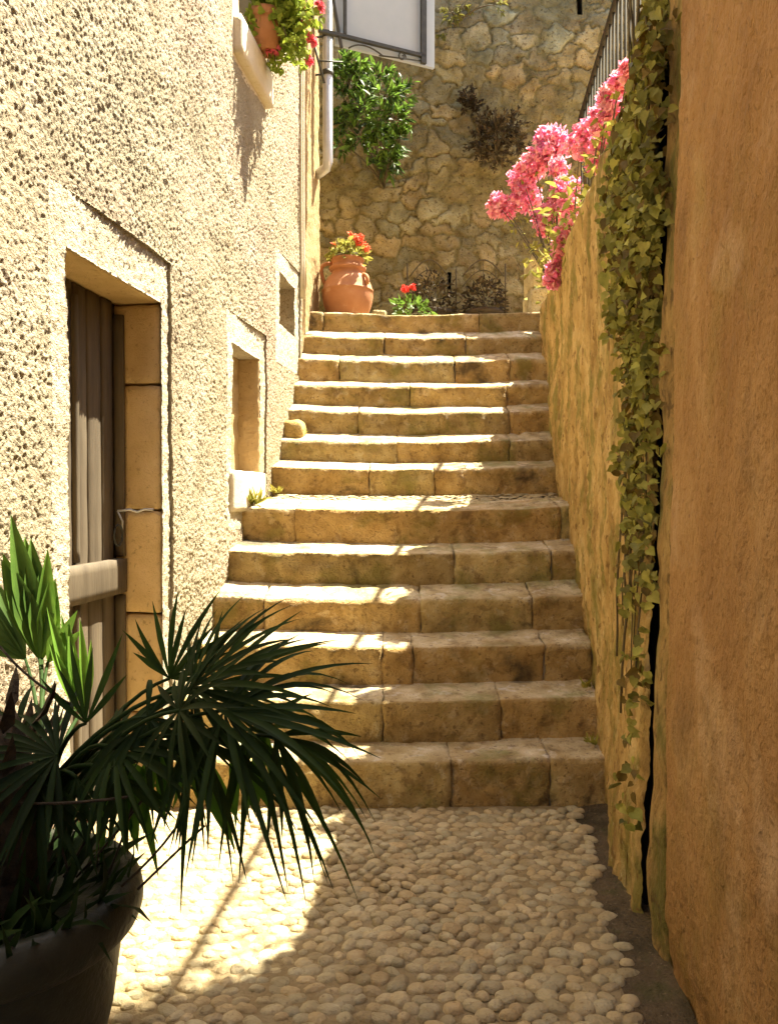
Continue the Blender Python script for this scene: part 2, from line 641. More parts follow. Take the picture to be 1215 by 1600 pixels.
# ============================================================ STAIRCASE
DN = [3.36, 3.62, 3.86, 4.09, 4.32, 4.60, 5.20, 5.42, 5.60, 5.78, 5.95, 6.12, 6.30]
ZN = [.195, .385, .585, .785, 1.005, 1.235, 1.490, 1.680, 1.900, 2.105, 2.315, 2.520, 2.745]
ZB = [.200, .405, .615, .839, 1.045, 1.33, 1.54, 1.745, 1.96, 2.157, 2.387, 2.595, 2.76]      # height at the back of each tread
JX = [[705, 862], [598, 783], [597, 645, 852], [411, 657, 832], [710, 862], [462, 875], [577, 678], [620, 796], [560, 795], [640, 790], [530, 710, 795], [600, 727], [506, 748]]
stair = thing('stone_staircase', 'worn golden stone staircase of thirteen steps climbing between the two walls', 'staircase', (0, 3.36, 0))
for i in range(13):
    d, z = DN[i], ZN[i]
    zb = (ZN[i - 1] if i else 0) - .10
    dn = DN[i + 1] if i < 12 else d + .42
    depth = min(.34, dn - d + .05)
    xl = -1.433 + .13 * d - .03
    xr = wall_x(d, z) + .03
    xs = [xl] + [(jx - 607.5) / 1250 * d for jx in JX[i]] + [xr]
    mb = MB()
    for j in range(len(xs) - 1):
        k = random.uniform(.80, 1.2)
        tw = random.uniform(-.07, .07)
        g = random.uniform(.0003, .0015)
        dz = random.uniform(-.008, .008)
        dd = random.uniform(-.010, .012)
        sag = random.uniform(.004, .014)
        xa, xb = xs[j], xs[j + 1]

        run, rise = dn - d, ZB[i] - z + .004

        def fn(P, d=d, z=z, run=run, rise=rise):
            P = P.copy()
            t = (P[:, 0] - xl) / (xr - xl)
            flat = .8 * np.clip((P[:, 2] - (z - .02)) / .010, 0, 1)
            P[:, 2] = P[:, 2] * (1 - flat) + z * flat                # feet have smoothed the tops
            top = np.clip((P[:, 2] - (z - .10)) / .10, 0, 1)
            P[:, 2] += top * (-.022 * np.sin(PI * t) ** 1 + .011) + top * fbm(P, (5, 3, 1), 2, int(z * 100)) * .006   # treads worn in the middle
            P[:, 2] += top * np.clip((P[:, 1] - d) / run, 0, 1.2) * rise                                             # and falling to the front
            P[:, 1] += fbm(P, (4, 1, 6), 2, int(d * 100)) * .006
            return P
        V, F = rblock(xa + g, xb - g, d + dd, d + depth, zb, z + dz, (random.uniform(.002, .006), random.uniform(.018, .028), random.uniform(.010, .017)), .009, 17, .0155, i * 7 + j, fn)
        base = np.array((k * (1 + tw), k, k * (1 - tw)))
        worn = np.clip((V[:, 2] - (z - .022)) / .02, 0, 1) * np.clip((V[:, 1] - d) / .02 + .1, 0, 1)   # tops trodden pale, and whitened further to look sunlit
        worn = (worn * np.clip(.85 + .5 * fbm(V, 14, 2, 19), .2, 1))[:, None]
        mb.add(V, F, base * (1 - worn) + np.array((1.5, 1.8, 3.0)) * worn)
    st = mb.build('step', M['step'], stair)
    # bedding mortar seen in the joints
    mb = MB()
    V, F = box(xl, xr, d + .03, d + depth, zb + .01, z - .03)
    mb.add(V, F, (1, 1, 1))
    mb.build('joint_mortar', M['mortar'], st, smooth=False)
    if i == 5:
        mb = MB()
        scatter_pebbles(mb, lambda x, y: -1.40 + .13 * y < x < wall_x(y, z) - .01, -1.0, 1.2, d + .27, dn + .02,
                        lambda x, y: z + .012 + (y - d) * .165 - .012 - .015 * math.sin((x + .9) / 2 * PI) - .006, .045, .95, .3)
        V, F = box(xl, xr, d + .25, dn + .06, zb, z - .004)
        V[:, 2] += np.where(V[:, 2] > z - .01, (V[:, 1] - d) * .165 - .02, 0)
        mb.add(V, F, (.55, .5, .42))
        mb.build('pebbled_tread', M['pebble'], st)
    elif i < 5:
        mb = MB()
        V, F = box(xl, xr, d + .2, dn + .08, zb, z - .02)
        mb.add(V, F, (.8, .8, .8))
        mb.build('tread_bed', M['step'], st, smooth=False)
mb = MB()
V, F = box(-1.0, 1.3, 3.6, 6.6, -.1, .1)
V[:, 2] += np.where(V[:, 1] > 5, 2.1, 0)
mb.add(V, F)
mb.build('rubble_core', M['gutter'], stair, smooth=False)

# ============================================================ LEFT HOUSE
house = thing('roughcast_house', 'sunlit cream roughcast house along the left side of the steps', 'house', lp(4.2, 0))
UH = np.unique(np.concatenate([np.arange(2.15, 4.0, .0045), np.arange(4.0, 6.03, .0068)]))
ZH = np.arange(-.1, 5.25, .0052)


def rough_off(u, z):
    P = np.stack([u, z, np.zeros_like(u)], -1)
    o = fbm(P, 3.0, 2, 3) * .006
    g = fbm(P, (105, 90, 1), 2, 21, .6)
    P2 = P.copy()
    P2[:, 0] += fbm(P, 20, 1, 8) * .01
    g2 = vn(P2, (140, 115, 1), 44)
    env = .95 + .25 * vn(P, 2.3, 77)
    return o + env * (g * .0037 + g2 * .0024) + fbm(P, (26, 20, 1), 2, 25) * .0022


HOLES = [(2.60, 3.575, -1, 2.345), (4.32, 5.08, 1.12, 2.325), (4.43, 5.12, 3.72, 9), (5.30, 5.96, 2.2, 2.96)]
V, F, t = grid_wall(UH, ZH, lpos, rough_off, HOLES, .05)
mb = MB()
mb.add(V, F)
house_wall = mb.build('wall', M['roughcast'], house)

# the plain rest of the house
mb = MB()
for (u0, u1, z0, z1) in ((-5, 2.15, -.1, 6.6), (2.15, 6.02, 5.25, 6.6)):
    V, F = lbox(u0, u1, z0, z1, -.3, .002, .005, .002, 5, .2)
    mb.add(V, F)
V, F = lbox(-5, 6.7, -.1, 6.6, -3.5, -.42, .01, .0, 5, 1)
mb.add(V, F)
mb.build('rear_wall', M['plain_wall'], house)
mb = MB()
V, F = lbox(-5.2, 6.85, 6.6, 6.75, -3.7, .18, .02, .002, 5, .3)
mb.add(V, F)
mb.build('roof', M['terracotta'], house)


def smooth_off(base, amp, u0=0, u1=1):
    def f(u, z):
        bb = base * np.clip((u - u0 - .1) / ((u1 - u0) * .3), -.25, 1)
        P = np.stack([u, z, np.zeros_like(u)], -1)
        return bb + fbm(P, 5, 2, 31) * .004 + fbm(P, (50, 42, 1), 2, 61, .7) * amp
    return f


# door surround: a recessed stone frame
def rough_surround(base, u0, u1, ztop):
    def f(u, z):
        k = np.clip((u - u0 - .16) / .3, 0, 1)
        return rough_off(u, z) - .0015 + base * k
    return f


def surround(name, u0, u1, z0, z1, hole, base, amp, parent, m, lip=.22):
    us = np.unique(np.concatenate([np.arange(u0, hole[0], .008), np.arange(hole[0], hole[1], .008), np.arange(hole[1], u1, .008), [u1]]))
    zs = np.unique(np.concatenate([np.arange(z0, hole[2], .009), np.arange(hole[2], hole[3], .009), np.arange(hole[3], z1, .009), [z1]]))
    V, F, t = grid_wall(us, zs, lpos, (rough_surround(base, u0, u1, z1) if m is M['roughcast_pale'] else smooth_off(base, amp, u0, u1)), [hole], lip)
    mb = MB()
    mb.add(V, F)
    return mb.build(name, m, parent)


ds = surround('door_surround', 2.59, 3.59, -.1, 2.37, (2.71, 3.50, -1, 2.15), -.014, .0075, house, M['roughcast_pale'], .014)
mb = MB()
zc = [-.05, .35, .79, 1.247, 1.80, 2.152]
for a in range(5):
    k = random.uniform(1.05, 1.3)
    V, F = lbox(3.502 + random.uniform(-.004, .004), 3.60, zc[a] + .004, zc[a + 1] - .004, -.34, -.024, .012, .003, 22, .025, a)
    mb.add(V, F, (k, k * .98, k * .95))
    V, F = lbox(2.56, 2.708, zc[a] + .003, zc[a + 1] - .003, -.34, -.022, .012, .003, 22, .04, a + 9)
    mb.add(V, F, (k, k, k))
V, F = lbox(2.56, 3.60, 2.152, 2.36, -.34, -.022, .012, .003, 16, .03, 40)
mb.add(V, F, (1, .97, .9))
mb.build('jamb_stones', M['jamb'], ds)

# the door
door = MB()
V, F = lbox(2.72, 3.50, -.02, 2.15, -.26, -.225, .004)
door.add(V, F, (.7, .7, .7))
door_o = None
pw = [2.72, 2.86, 2.99, 3.115, 3.225, 3.345, 3.445]
for a in range(len(pw) - 1):
    k = random.uniform(.85, 1.2)
    V, F = lbox(pw[a] + .006, pw[a + 1] - .006, .0, 2.15, -.24, -.205 + random.uniform(-.006, .006), .006, .0015, 12, .05, a)
    door.add(V, F, (k, k * .98, k * .94))
door_o = door.build('door', M['wood'], house)
mb = MB()
V, F = lbox(2.72, 3.49, .885, 1.04, -.225, -.165, .012, .0015, 14, .04, 3)
mb.add(V, F, (1.05, 1.03, .98))
mb.build('rail', M['wood'], door_o)
mb = MB()
V, F = lbox(2.72, 3.49, .05, .2, -.225, -.165, .012, .0015, 14, .04, 6)
mb.add(V, F, (1.0, 1.0, .95))
mb.build('rail', M['wood'], door_o)
for (u0, u1, o1, k) in ((3.462, 3.49, -.175, 1.25), (3.10, 3.13, -.19, 1.1)):
    for (za, zb_) in ((.205, .88), (1.045, 2.1)):
        mb = MB()
        V, F = lbox(u0, u1, za, zb_, -.225, o1, .005, .001, 14, .05, 6)
        mb.add(V, F, (k, k, k * .95))
        mb.build('batten', M['wood'], door_o)
mb = MB()
ring = [lp(3.425, 1.14, -.18) + np.array((0.0, .022 * math.sin(t), .045 * math.cos(t))) + LN * .012 * math.sin(t) for t in np.linspace(0, 2 * PI, 14)]
V, F = tube(ring, .005, 6)
mb.add(V, F)
mb.build('handle', M['dark_metal'], door_o)
mb = MB()
V, F = tube([lp(3.44, 1.245, -.19), lp(3.475, 1.25, -.15), lp(3.485, 1.24, -.12), lp(3.49, 1.252, -.09), lp(3.495, 1.25, -.05)], .006, 6)
mb.add(V, F)
V, F = tube([lp(3.44, 1.245, -.19), lp(3.445, 1.2, -.17), lp(3.45, 1.13, -.175)], .004, 6)
mb.add(V, F)
mb.build('latch', M['zinc'], door_o)

# small blind window low by the steps
sw = surround('window_surround', 4.31, 5.09, 1.11, 2.335, (4.41, 4.97, 1.45, 2.155), -.012, .005, house, M['roughcast_pale'], .17)
mb = MB()
V, F = lbox(4.40, 4.98, 1.44, 2.165, -.24, -.145, .003, .007, 18, .02, 3)
mb.add(V, F, (.72, .70, .68))
V, F = lbox(4.955, 5.05, 1.44, 2.165, -.22, -.014, .010, .006, 26, .014, 13)
mb.add(V, F, (.85, .82, .8))
mb.build('blind_panel', M['jamb'], sw)
mb = MB()
V, F = lbox(4.37, 5.0, 1.22, 1.455, -.12, .02, .014, .003, 14, .03, 8)
mb.add(V, F)
mb.build('sill', M['trim'], sw)

# upper window with the flower pot
uw = surround('window_surround', 4.42, 5.14, 3.70, 5.3, (4.56, 4.99, 3.93, 6), -.004, .0008, house, M['trim'], .2)
mb = MB()
V, F = lbox(4.45, 5.10, 3.75, 3.965, -.19, .045, .006, .001, 12, .05, 2)
mb.add(V, F)
mb.build('sill', M['trim'], uw)
mb = MB()
V, F = lbox(4.50, 5.06, 3.9, 6.4, -.23, -.19, .004)
mb.add(V, F)
mb.build('pane', M['glass'], uw)

# little window by the top steps
nw = surround('window_surround', 5.29, 5.97, 2.19, 2.97, (5.40, 5.85, 2.47, 2.82), -.010, .003, house, M['roughcast_pale'], .15)
mb = MB()
V, F = lbox(5.38, 5.87, 2.45, 2.84, -.2, -.145, .003, .003, 18, .04, 5)
mb.add(V, F, (.8, .75, .7))
mb.build('blind_panel', M['jamb'], nw)

# end of the house: ochre corner strip, conduits and downpipe
mb = MB()
ue = np.arange(6.02, 6.74, .014)
ze = np.arange(2.4, 5.4, .014)


def corner_off(u, z):
    P = np.stack([u, z, np.zeros_like(u)], -1)
    return -.012 + fbm(P, 4, 2, 5) * .008 + fbm(P, (40, 34, 1), 3, 7) * .004 - np.clip((u - 6.66) / .08, 0, 1) ** 2 * .03


V, F, t = grid_wall(ue, ze, lpos, corner_off)
mb.add(V, F, (.62, .58, .52))
V, F = lbox(6.03, 6.74, 2.3, 6.6, -3.5, -.05, .01, .002, 5, .4)
mb.add(V, F)
mb.build('corner_strip', M['jamb'], house)
mb = MB()
for (u, r_, o) in ((5.985, .013, .018), (5.945, .010, .014)):
    V, F = tube([lp(u + .004 * math.sin(z * 3), z, o) for z in np.linspace(2.78, 6.4, 14)], r_, 8)
    mb.add(V, F)
mb.build('conduit', M['trim'], house)
mb = MB()
p0 = at(511, 262, 6.5)
px_, py_ = at(512, 150, 6.5)[:2]
zb_ = p0[2]
pts = [(px_ - .10, py_ + .10, zb_ - .02), (px_ - .06, py_ + .05, zb_ - .015), (px_ - .015, py_ + .01, zb_ + .0), (px_, py_, zb_ + .05), (px_, py_, zb_ + .2), (px_, py_, 6.5)]
V, F = tube(pts, .04, 14)
mb.add(V, F)
dp = mb.build('downpipe', M['zinc'], house)
for zz in (zb_ + .75, zb_ + 1.05):
    mb = MB()
    V, F = tube([(px_, py_, zz - .02), (px_, py_, zz + .02)], .046, 14)
    mb.add(V, F)
    V, F = tube([(px_ + .02, py_, zz), (px_ - .16, py_ + .03, zz)], .008, 6)
    mb.add(V, F)
    mb.build('pipe_bracket', M['dark_metal'], dp)

# ============================================================ GARDEN WALL (right of the steps)
WT = 2.78
gw = thing('garden_wall', 'streaked ochre plaster retaining wall with mossy patches on the right of the steps', 'wall', rp(4.4, 0))
mb = MB()
ur = np.unique(np.concatenate([np.arange(2.465, 4.2, .011), np.arange(4.2, 6.5, .018)]))
zr = np.arange(-.05, WT + .01, .011)


def gw_off(u, z):
    P = np.stack([u, z, np.zeros_like(u)], -1)
    st_ = fbm(P, (16, 4, 1), 3, 91, .55)
    pk = vn(P, (4.5, 2.2, 1), 15)
    o = fbm(P, 1.7, 2, 13) * .022 + st_ * .006 + fbm(P, (28, 17, 1), 3, 95, .6) * .0075 - np.clip(pk - .45, 0, 1) * .035
    o -= np.clip((z - WT + .05) / .06, 0, 1) ** 2 * .03
    o -= np.clip((2.49 - u) / .025, 0, 1) ** 2 * .01
    return o


V, F, t = grid_wall(ur, zr, rpos, gw_off)
mb.add(V, F)
gwm = mb.build('wall_face', M['garden_wall'], gw)
mb = MB()
V = []
for (u, o) in ((2.64, -.006), (2.64, -.6), (6.5, -.6), (6.5, -.02)):
    for z in (-.05, WT - .006):
        V.append(rp(u, z, o - (.03 if z > 1 else 0)))
mb.add(V, [(0, 1, 3, 2), (2, 3, 5, 4), (4, 5, 7, 6), (1, 7, 5, 3)])
mb.build('wall_core', M['garden_wall'], gw, smooth=False)

# railing on it
RX = .25
rail = thing('iron_railing', 'grey iron railing of thin upright bars above the ochre wall', 'railing', rp(4.6, WT, -RX))
mb = MB()
V, F = tube([rp(u, 4.10, -RX) for u in (3.0, 6.02)], .020, 8)
mb.add(V, F)
mb.build('handrail', M['rail_metal'], rail)
mb = MB()
V, F = tube([rp(u, 2.90, -RX) for u in (3.0, 6.02)], .012, 6)
mb.add(V, F)
mb.build('bottom_rail', M['rail_metal'], rail)
u = 3.06
bar0 = None
while u < 6.04:
    p = rp(u, WT, -RX)
    if bar0 is None:
        mb = MB()
        V, F = tube([p, p + np.array((0, 0, 4.085 - WT))], .0075, 6)
        mb.add(V, F)
        bar0 = mb.build('bar', M['rail_metal'], rail)
        b0 = p
    else:
        o = bar0.copy()
        C.objects.link(o)
        o.parent = rail
        o.location = bar0.location + Vector(p - b0)
    u += .115

# ============================================================ OCHRE HOUSE (near right)
oh = thing('ochre_house', 'burnt orange ochre plastered house filling the right edge of the view', 'house', (.76, 1.4, 0))


def oh_x(u):
    return .545 + .098 * u


def opos(u, z, o):
    # u above 2.2 turns round the soft corner
    a = np.clip((u - 2.14) / .09, 0, 1)
    x = oh_x(np.minimum(u, 2.17)) + a * a * .07 - o + np.clip(z - 1.3, -2, 9) * .006
    y = np.where(u < 2.17, u, 2.17 + (u - 2.17) * .55)
    return np.stack([x, y, z], -1)


def oh_off(u, z):
    P = np.stack([u, z, np.zeros_like(u)], -1)
    base = np.clip((.16 + .05 * vn(P, 6, 4) - z) / .1, 0, 1)
    return fbm(P, 1.6, 2, 51) * .012 + fbm(P, (30, 15, 1), 3, 52, .65) * .0032 - np.clip(vn(P, (7, 4, 1), 71) - .55, 0, 1) * .02 - base * .018


mb = MB()
V, F, t = grid_wall(np.arange(.9, 2.30, .008), np.arange(-.05, 3.6, .009), opos, oh_off)
mb.add(V, F)
mb.build('wall', M['ochre'], oh)
mb = MB()
V, F = box(0, 1, -5, .9, -.1, 7.5)
V[:, 0] = np.where(V[:, 0] < .5, oh_x(V[:, 1]), 6)
mb.add(V, F)
V, F = box(.775, 6, .9, 2.20, 3.6, 7.5)
mb.add(V, F)
V, F = box(.835, 6, .9, 2.215, -.1, 3.6)
mb.add(V, F)
V, F = box(.98, 6, 2.2, 2.93, 2.6, 7.5)
mb.add(V, F)
mb.build('upper_wall', M['ochre'], oh, smooth=False)
mb = MB()
V, F = rblock(.762, 1.1, 2.20, 2.345, -.05, 3.4, .03, .014, 9, .016, 4,
              lambda P: P + np.stack([P[:, 2] * .015 + fbm(P, (9, 9, 3), 3, 5) * .008, 0 * P[:, 2], 0 * P[:, 2]], -1))
mb.add(V, F, (1, 1, 1))
mb.build('mossy_strip', M['mossy'], oh)
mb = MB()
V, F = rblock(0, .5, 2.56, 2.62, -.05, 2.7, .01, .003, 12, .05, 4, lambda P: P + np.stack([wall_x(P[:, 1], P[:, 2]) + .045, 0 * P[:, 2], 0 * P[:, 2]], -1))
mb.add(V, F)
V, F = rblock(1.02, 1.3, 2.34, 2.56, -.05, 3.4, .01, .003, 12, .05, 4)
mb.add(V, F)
mb.build('gap_shade_back', M['dark'], oh)  # black blocks added so the slit reads as deep shade

# ============================================================ BACK WALL
BY = 8.6
bw = thing('rubble_wall', 'tall shaded rubble stone wall closing the top of the steps', 'wall', (0, BY, 2.7))
ub = np.arange(-1.35, 2.75, .0135)
zb = np.arange(2.6, 6.95, .0135)
seeds = []
zrow = 2.5
r_ = 0
while zrow < 7.1:
    h = random.uniform(.11, .26)
    xx = -1.6 + random.uniform(0, .3)
    while xx < 2.95:
        wd = random.uniform(.13, .42)
        seeds.append((xx + wd / 2, zrow + h / 2 + random.uniform(-.07, .07), random.uniform(.7, 1.25), random.uniform(-.1, .1)))
        xx += wd
    zrow += h
seeds = np.array(seeds)
U, Z = np.meshgrid(ub, zb, indexing='ij')
P = np.stack([U.ravel(), Z.ravel(), np.zeros(U.size)], -1)
wx = P[:, 0] + fbm(P, 4, 3, 4, .7) * .07
wz = P[:, 1] + fbm(P, 4, 3, 9, .7) * .07
f1 = np.full(len(P), 9.0)
f2 = np.full(len(P), 9.0)
ci = np.zeros(len(P), int)
for k, s in enumerate(seeds):
    dd = np.sqrt(((wx - s[0]) * .72) ** 2 + ((wz - s[1]) * 1.1) ** 2)
    m1 = dd < f1
    f2 = np.where(m1, f1, np.minimum(f2, dd))
    ci = np.where(m1, k, ci)
    f1 = np.where(m1, dd, f1)
edge = np.clip((f2 - f1) / .045, 0, 1)
edge = edge * edge * (3 - 2 * edge)
edge *= np.clip(.85 + .8 * fbm(P, 2.6, 2, 88), .3, 1)
hgt = edge * (.017 + .02 * (seeds[ci, 2] - .7)) + fbm(P, 14, 3, 66) * .010 + fbm(P, 1.5, 2, 6) * .03
tint_b = np.stack([seeds[ci, 2] * (1 + seeds[ci, 3]), seeds[ci, 2], seeds[ci, 2] * (1 - seeds[ci, 3])], -1)
mort = np.array((.92, .90, .68)) * .62
tint_b = tint_b * edge[:, None] + mort * (1 - edge[:, None])
grey = np.clip((P[:, 1] - 5.9 + fbm(P, 2, 2, 3) * .3) / .5, 0, 1)[:, None]
tint_b = tint_b * np.array((.93, .97, .92))
tint_b = tint_b * (1 - grey * np.array((.12, .02, -.22)))


def bpos(u, z, o):
    return np.stack([u, BY - o, z], -1)


HB = [(.62, .668, 3.42, 3.70), (2.0, 2.05, 6.42, 6.75)]
V, F, t = grid_wall(ub, zb, bpos, lambda u, z: hgt, HB, .25, lambda u, z: tint_b)
mb = MB()
mb.add(V, F, t)
mb.build('stone_face', M['rubble'], bw)
mb = MB()
V, F = box(-6, 7, BY + .25, BY + .9, 2.0, 6.95)
mb.add(V, F, (.4, .35, .3))
V, F = box(-6, -1.35, BY, BY + .25, 2.0, 6.95)
mb.add(V, F)
V, F = box(2.75, 7, BY, BY + .25, 2.0, 6.95)
mb.add(V, F)
mb.build('wall_core', M['rubble'], bw, smooth=False)

# pale block at the top right of the steps
mb = MB()
V, F = rblock(1.15, 1.52, 6.52, 6.95, 2.68, 3.0, .015, .004, 16, .03, 3)
mb.add(V, F, (1.7, 1.8, 1.9))
V, F = rblock(1.155, 1.5, 6.53, 6.93, 3.003, 3.27, .015, .004, 16, .03, 8)
mb.add(V, F, (1.8, 1.85, 1.9))
tag(mb.build('gate_pillar', M['rubble'], loc=(1.3, 6.7, 2.7)), 'low pale stone pillar at the right end of the top step', 'pillar')

# pale stone beside the urn
mb = MB()
p = at(592, 482, 6.5)
V, F = rblock(p[0] - .055, p[0] + .06, 6.42, 6.56, 2.70, 2.80, .02, .004, 16, .02, 5)
mb.add(V, F, (1.3, 1.35, 1.4))
tag(mb.build('loose_stone', M['rubble'], loc=(p[0], 6.5, 2.72)), 'small pale stone on the top step beside the urn', 'stone')

# ============================================================ POTS
urn_c = (at(543, 480, 6.62)[0], 6.62, 2.72)
urn = thing('terracotta_urn', 'big round terracotta urn holding orange flowers at the top of the steps', 'urn', urn_c)
mb = MB()
V, F = lathe([(.0, 0), (.12, 0), (.145, .02), (.17, .08), (.198, .16), (.21, .23), (.207, .262), (.213, .268), (.212, .278), (.203, .284), (.195, .32), (.17, .37), (.14, .40)], urn_c, 48)
mb.add(V, F)
mb.build('body', M['terracotta'], urn)
mb = MB()
V, F = lathe([(.14, .398), (.128, .42), (.13, .435), (.15, .445), (.153, .462), (.14, .472), (.128, .48), (.125, .51), (.135, .52), (.138, .535), (.12, .54), (.105, .53), (.10, .46), (.0, .45)], urn_c, 48)
mb.add(V, F)
mb.build('neck', M['terracotta'], urn)
for s in (-1, 1):
    mb = MB()
    c = np.array(urn_c)
    ang = R(180 if s < 0 else -38)
    dr = np.array((math.cos(ang), math.sin(ang), 0))
    if s < 0:
        pts = bez(c + dr * .125 + (0, 0, .50), c + dr * .27 + (0, 0, .52), c + dr * .185 + (0, 0, .33), 9)
    else:
        pts = bez(c + dr * .165 + (0, 0, .385), c + dr * .23 + (0, 0, .37), c + dr * .205 + (0, 0, .30), 7)
    V, F = tube(pts, .016, 8)
    mb.add(V, F)
    mb.build('handle', M['terracotta'], urn)


def bushy(name, label, cat, c, rad, nleaf, L, W, mleaf, blooms, mfl, fr=.02, squash=.7, group=None, green=(.9, 1.25), droop=.2, stems=9):
    """a small flowering plant: stems, leaves and blooms"""
    t = thing(name, label, cat, c, group)
    c = np.array(c, float)
    mb = MB()
    for k in range(stems):
        d = rv()
        d[2] = abs(d[2]) * .8 + .2
        e = c + d * rad * np.array((1, 1, squash)) * .8
        V, F = tube(bez(c, c + (0, 0, rad * .5), e, 6), .004, 5)
        mb.add(V, F)
    mb.build('stems', M['stem'], t)
    mb = MB()
    for k in range(nleaf):
        d = rv()
        q = c + d * rad * np.array((1, 1, squash)) * random.uniform(.35, 1) ** .6 + (0, 0, rad * .35)
        V, F = leaf(q, d + rv(.7) - np.array((0, 0, droop)), rv(), L * random.uniform(.6, 1.3), W * random.uniform(.7, 1.2))
        mb.add(V, F, tv(*green))
    mb.build('foliage', mleaf, t)
    if blooms:
        for (bp, br, n) in blooms:
            mb = MB()
            for k in range(n):
                floret(mb, np.array(bp) + rv(br) * random.uniform(.2, 1), fr * random.uniform(.8, 1.3), 4, tv(.85, 1.1))
            mb.build('bloom', mfl, t)
    return t


M['salmon'] = mat('salmon_petal', [(0.3, (.85, .15, .08)), (0.7, (.92, .30, .16))], 25, tint=True, transl=.4)
M['olive'] = mat('olive_leaf', [(0.3, (.16, .18, .03)), (0.7, (.30, .26, .06))], 18, tint=True, transl=.4)
c = (urn_c[0], urn_c[1], 2.72 + .52)
bushy('geranium', 'orange red flowers with olive leaves growing in the terracotta urn', 'flower', c, .16, 260, .055, .04, M['olive'],
      [(at(560, 375, 6.55), .05, 26), (at(573, 388, 6.5), .04, 20), (at(548, 368, 6.6), .04, 10), (at(520, 385, 6.6), .03, 6)], M['salmon'], .024, .62)
c2 = at(642, 487, 6.62)
c2[2] = 2.76
bushy('red_geranium', 'low leafy plant with one red bloom on the top landing', 'flower', c2, .17, 190, .07, .035, M['leaf'],
      [(at(632, 451, 6.5), .03, 18), (at(645, 449, 6.5), .025, 12)], M['red'], .024, .75)

# window pot on the left house
pc = lp(4.88, 3.985, .06)
pot = thing('window_pot', 'terracotta flower pot on the sill of the upper left window', 'pot', pc)
mb = MB()
V, F = lathe([(.0, 0), (.075, 0), (.10, .17)], pc, 30)
mb.add(V, F)
mb.build('body', M['terracotta'], pot)
mb = MB()
V, F = lathe([(.10, .168), (.115, .17), (.12, .215), (.105, .217), (.10, .19), (0, .185)], pc, 30)
mb.add(V, F)
mb.build('rim', M['terracotta'], pot)
g = thing('hanging_geranium', 'pink geranium spilling from the upper window pot over the wall', 'flower', pc + np.array((0, 0, .2)))
mb = MB()
fo = MB()
bl = MB()
heads = []
for k in range(46):
    tgt = at(random.uniform(392, 478), random.uniform(-50, 78) - 0, random.uniform(4.7, 5.15))
    if k > 36:
        tgt = at(random.uniform(425, 490), random.uniform(20, 105), random.uniform(4.8, 5.1))
    p0 = pc + np.array((0, 0, .2))
    mid = (p0 + tgt) / 2 + np.array((0, 0, .16))
    pts = bez(p0, mid, tgt, 7)
    V, F = tube(pts, .004, 5)
    mb.add(V, F)
    for q in pts[2:]:
        for r_ in range(13):
            V, F = heart(q + rv(.055), rv() + np.array((0, 0, -.2)), rv() + np.array((.4, -.2, .8)), random.uniform(.03, .05), random.uniform(.035, .05), .2)
            fo.add(V, F, tv(.9, 1.5, .6))
for (x, y, n, rr) in ((430, 76, 14, .030), (500, 12, 16, .035), (487, 62, 20, .035), (483, 95, 12, .03), (468, 8, 10, .03), (475, 30, 6, .03), (422, 80, 5, .02)):
    for k in range(n):
        floret(bl, at(x, y, 4.85) + rv(rr) * random.uniform(.2, 1), .024, 4, tv(.8, 1.05))
    heads.append(bl)
    bl = MB()
mb.build('stems', M['stem'], g)
M['lime'] = mat('lime_leaf', [(0.3, (.14, .20, .02)), (0.7, (.26, .32, .05))], 15, tint=True, transl=.45)
fo.build('foliage', M['lime'], g)
M['rose'] = mat('rose_petal', [(0.3, (.80, .12, .18)), (0.7, (.88, .24, .28))], 25, tint=True, transl=.4)
for b_ in heads:
    b_.build('bloom', M['rose'], g)

# ============================================================ WHITE PANEL IN AN IRON FRAME
A = np.array((-.50, 6.28, 0))
B = np.array((.27, 6.62, 0))
AB = unit(B - A)
NB = np.array((AB[1], -AB[0], 0))
pz = 4.90
pn = thing('hanging_sign', 'blank white sign board in a dark iron scrollwork frame high above the landing', 'sign', tuple(A + np.array((0, 0, pz))))


def pp(s, z, o=0.0):
    return A + AB * s + NB * o + np.array((0, 0, z))


LB = np.linalg.norm(B - A)


def pbox(s0, s1, z0, z1, o0, o1):
    V = [pp(s, z, o) for z in (z0, z1) for o in (o0, o1) for s in (s0, s1)]
    return np.array(V), [(0, 2, 3, 1), (4, 5, 7, 6), (0, 1, 5, 4), (2, 6, 7, 3), (0, 4, 6, 2), (1, 3, 7, 5)]


mb = MB()
V, F = pbox(.10, LB + .13, pz - .045, pz + 1.6, -.06, -.03)
mb.add(V, F)
mb.build('board', M['panel'], pn, smooth=False)
mb = MB()
for (s0, s1, z0, z1) in ((-.05, LB + .03, pz, pz + .025), (LB - .01, LB + .035, pz - .05, pz + 1.6), (.16, .18, pz + .03, pz + 1.6)):
    V, F = pbox(s0, s1, z0, z1, -.015, .015)
    mb.add(V, F)
V, F = tube([pp(.14, pz - .08), pp(.02, pz + .55)], .014, 6)
mb.add(V, F)
mb.build('frame', M['dark_metal'], pn, smooth=False)
mb = MB()
pts = [pp(.28 + .20 * t, pz - .005 - .035 * math.sin(t * PI) ** 1 - (.07 * t if t > .5 else .0) * 0 + .0, 0) for t in np.linspace(0, 1, 12)]
V, F = tube(bez(pp(.2, pz - .07), pp(.32, pz + .03), pp(.5, pz - .07), 10), .006, 6)
mb.add(V, F)
sp = [pp(.66 + (.035 - .02 * t) * math.cos(t * 7.5), pz - .035 + (.035 - .02 * t) * math.sin(t * 7.5)) for t in np.linspace(0, 1, 22)]
V, F = tube(sp, .006, 6)
mb.add(V, F)
V, F = tube([pp(.46, pz - .07), pp(LB, pz - .03)], .006, 6)
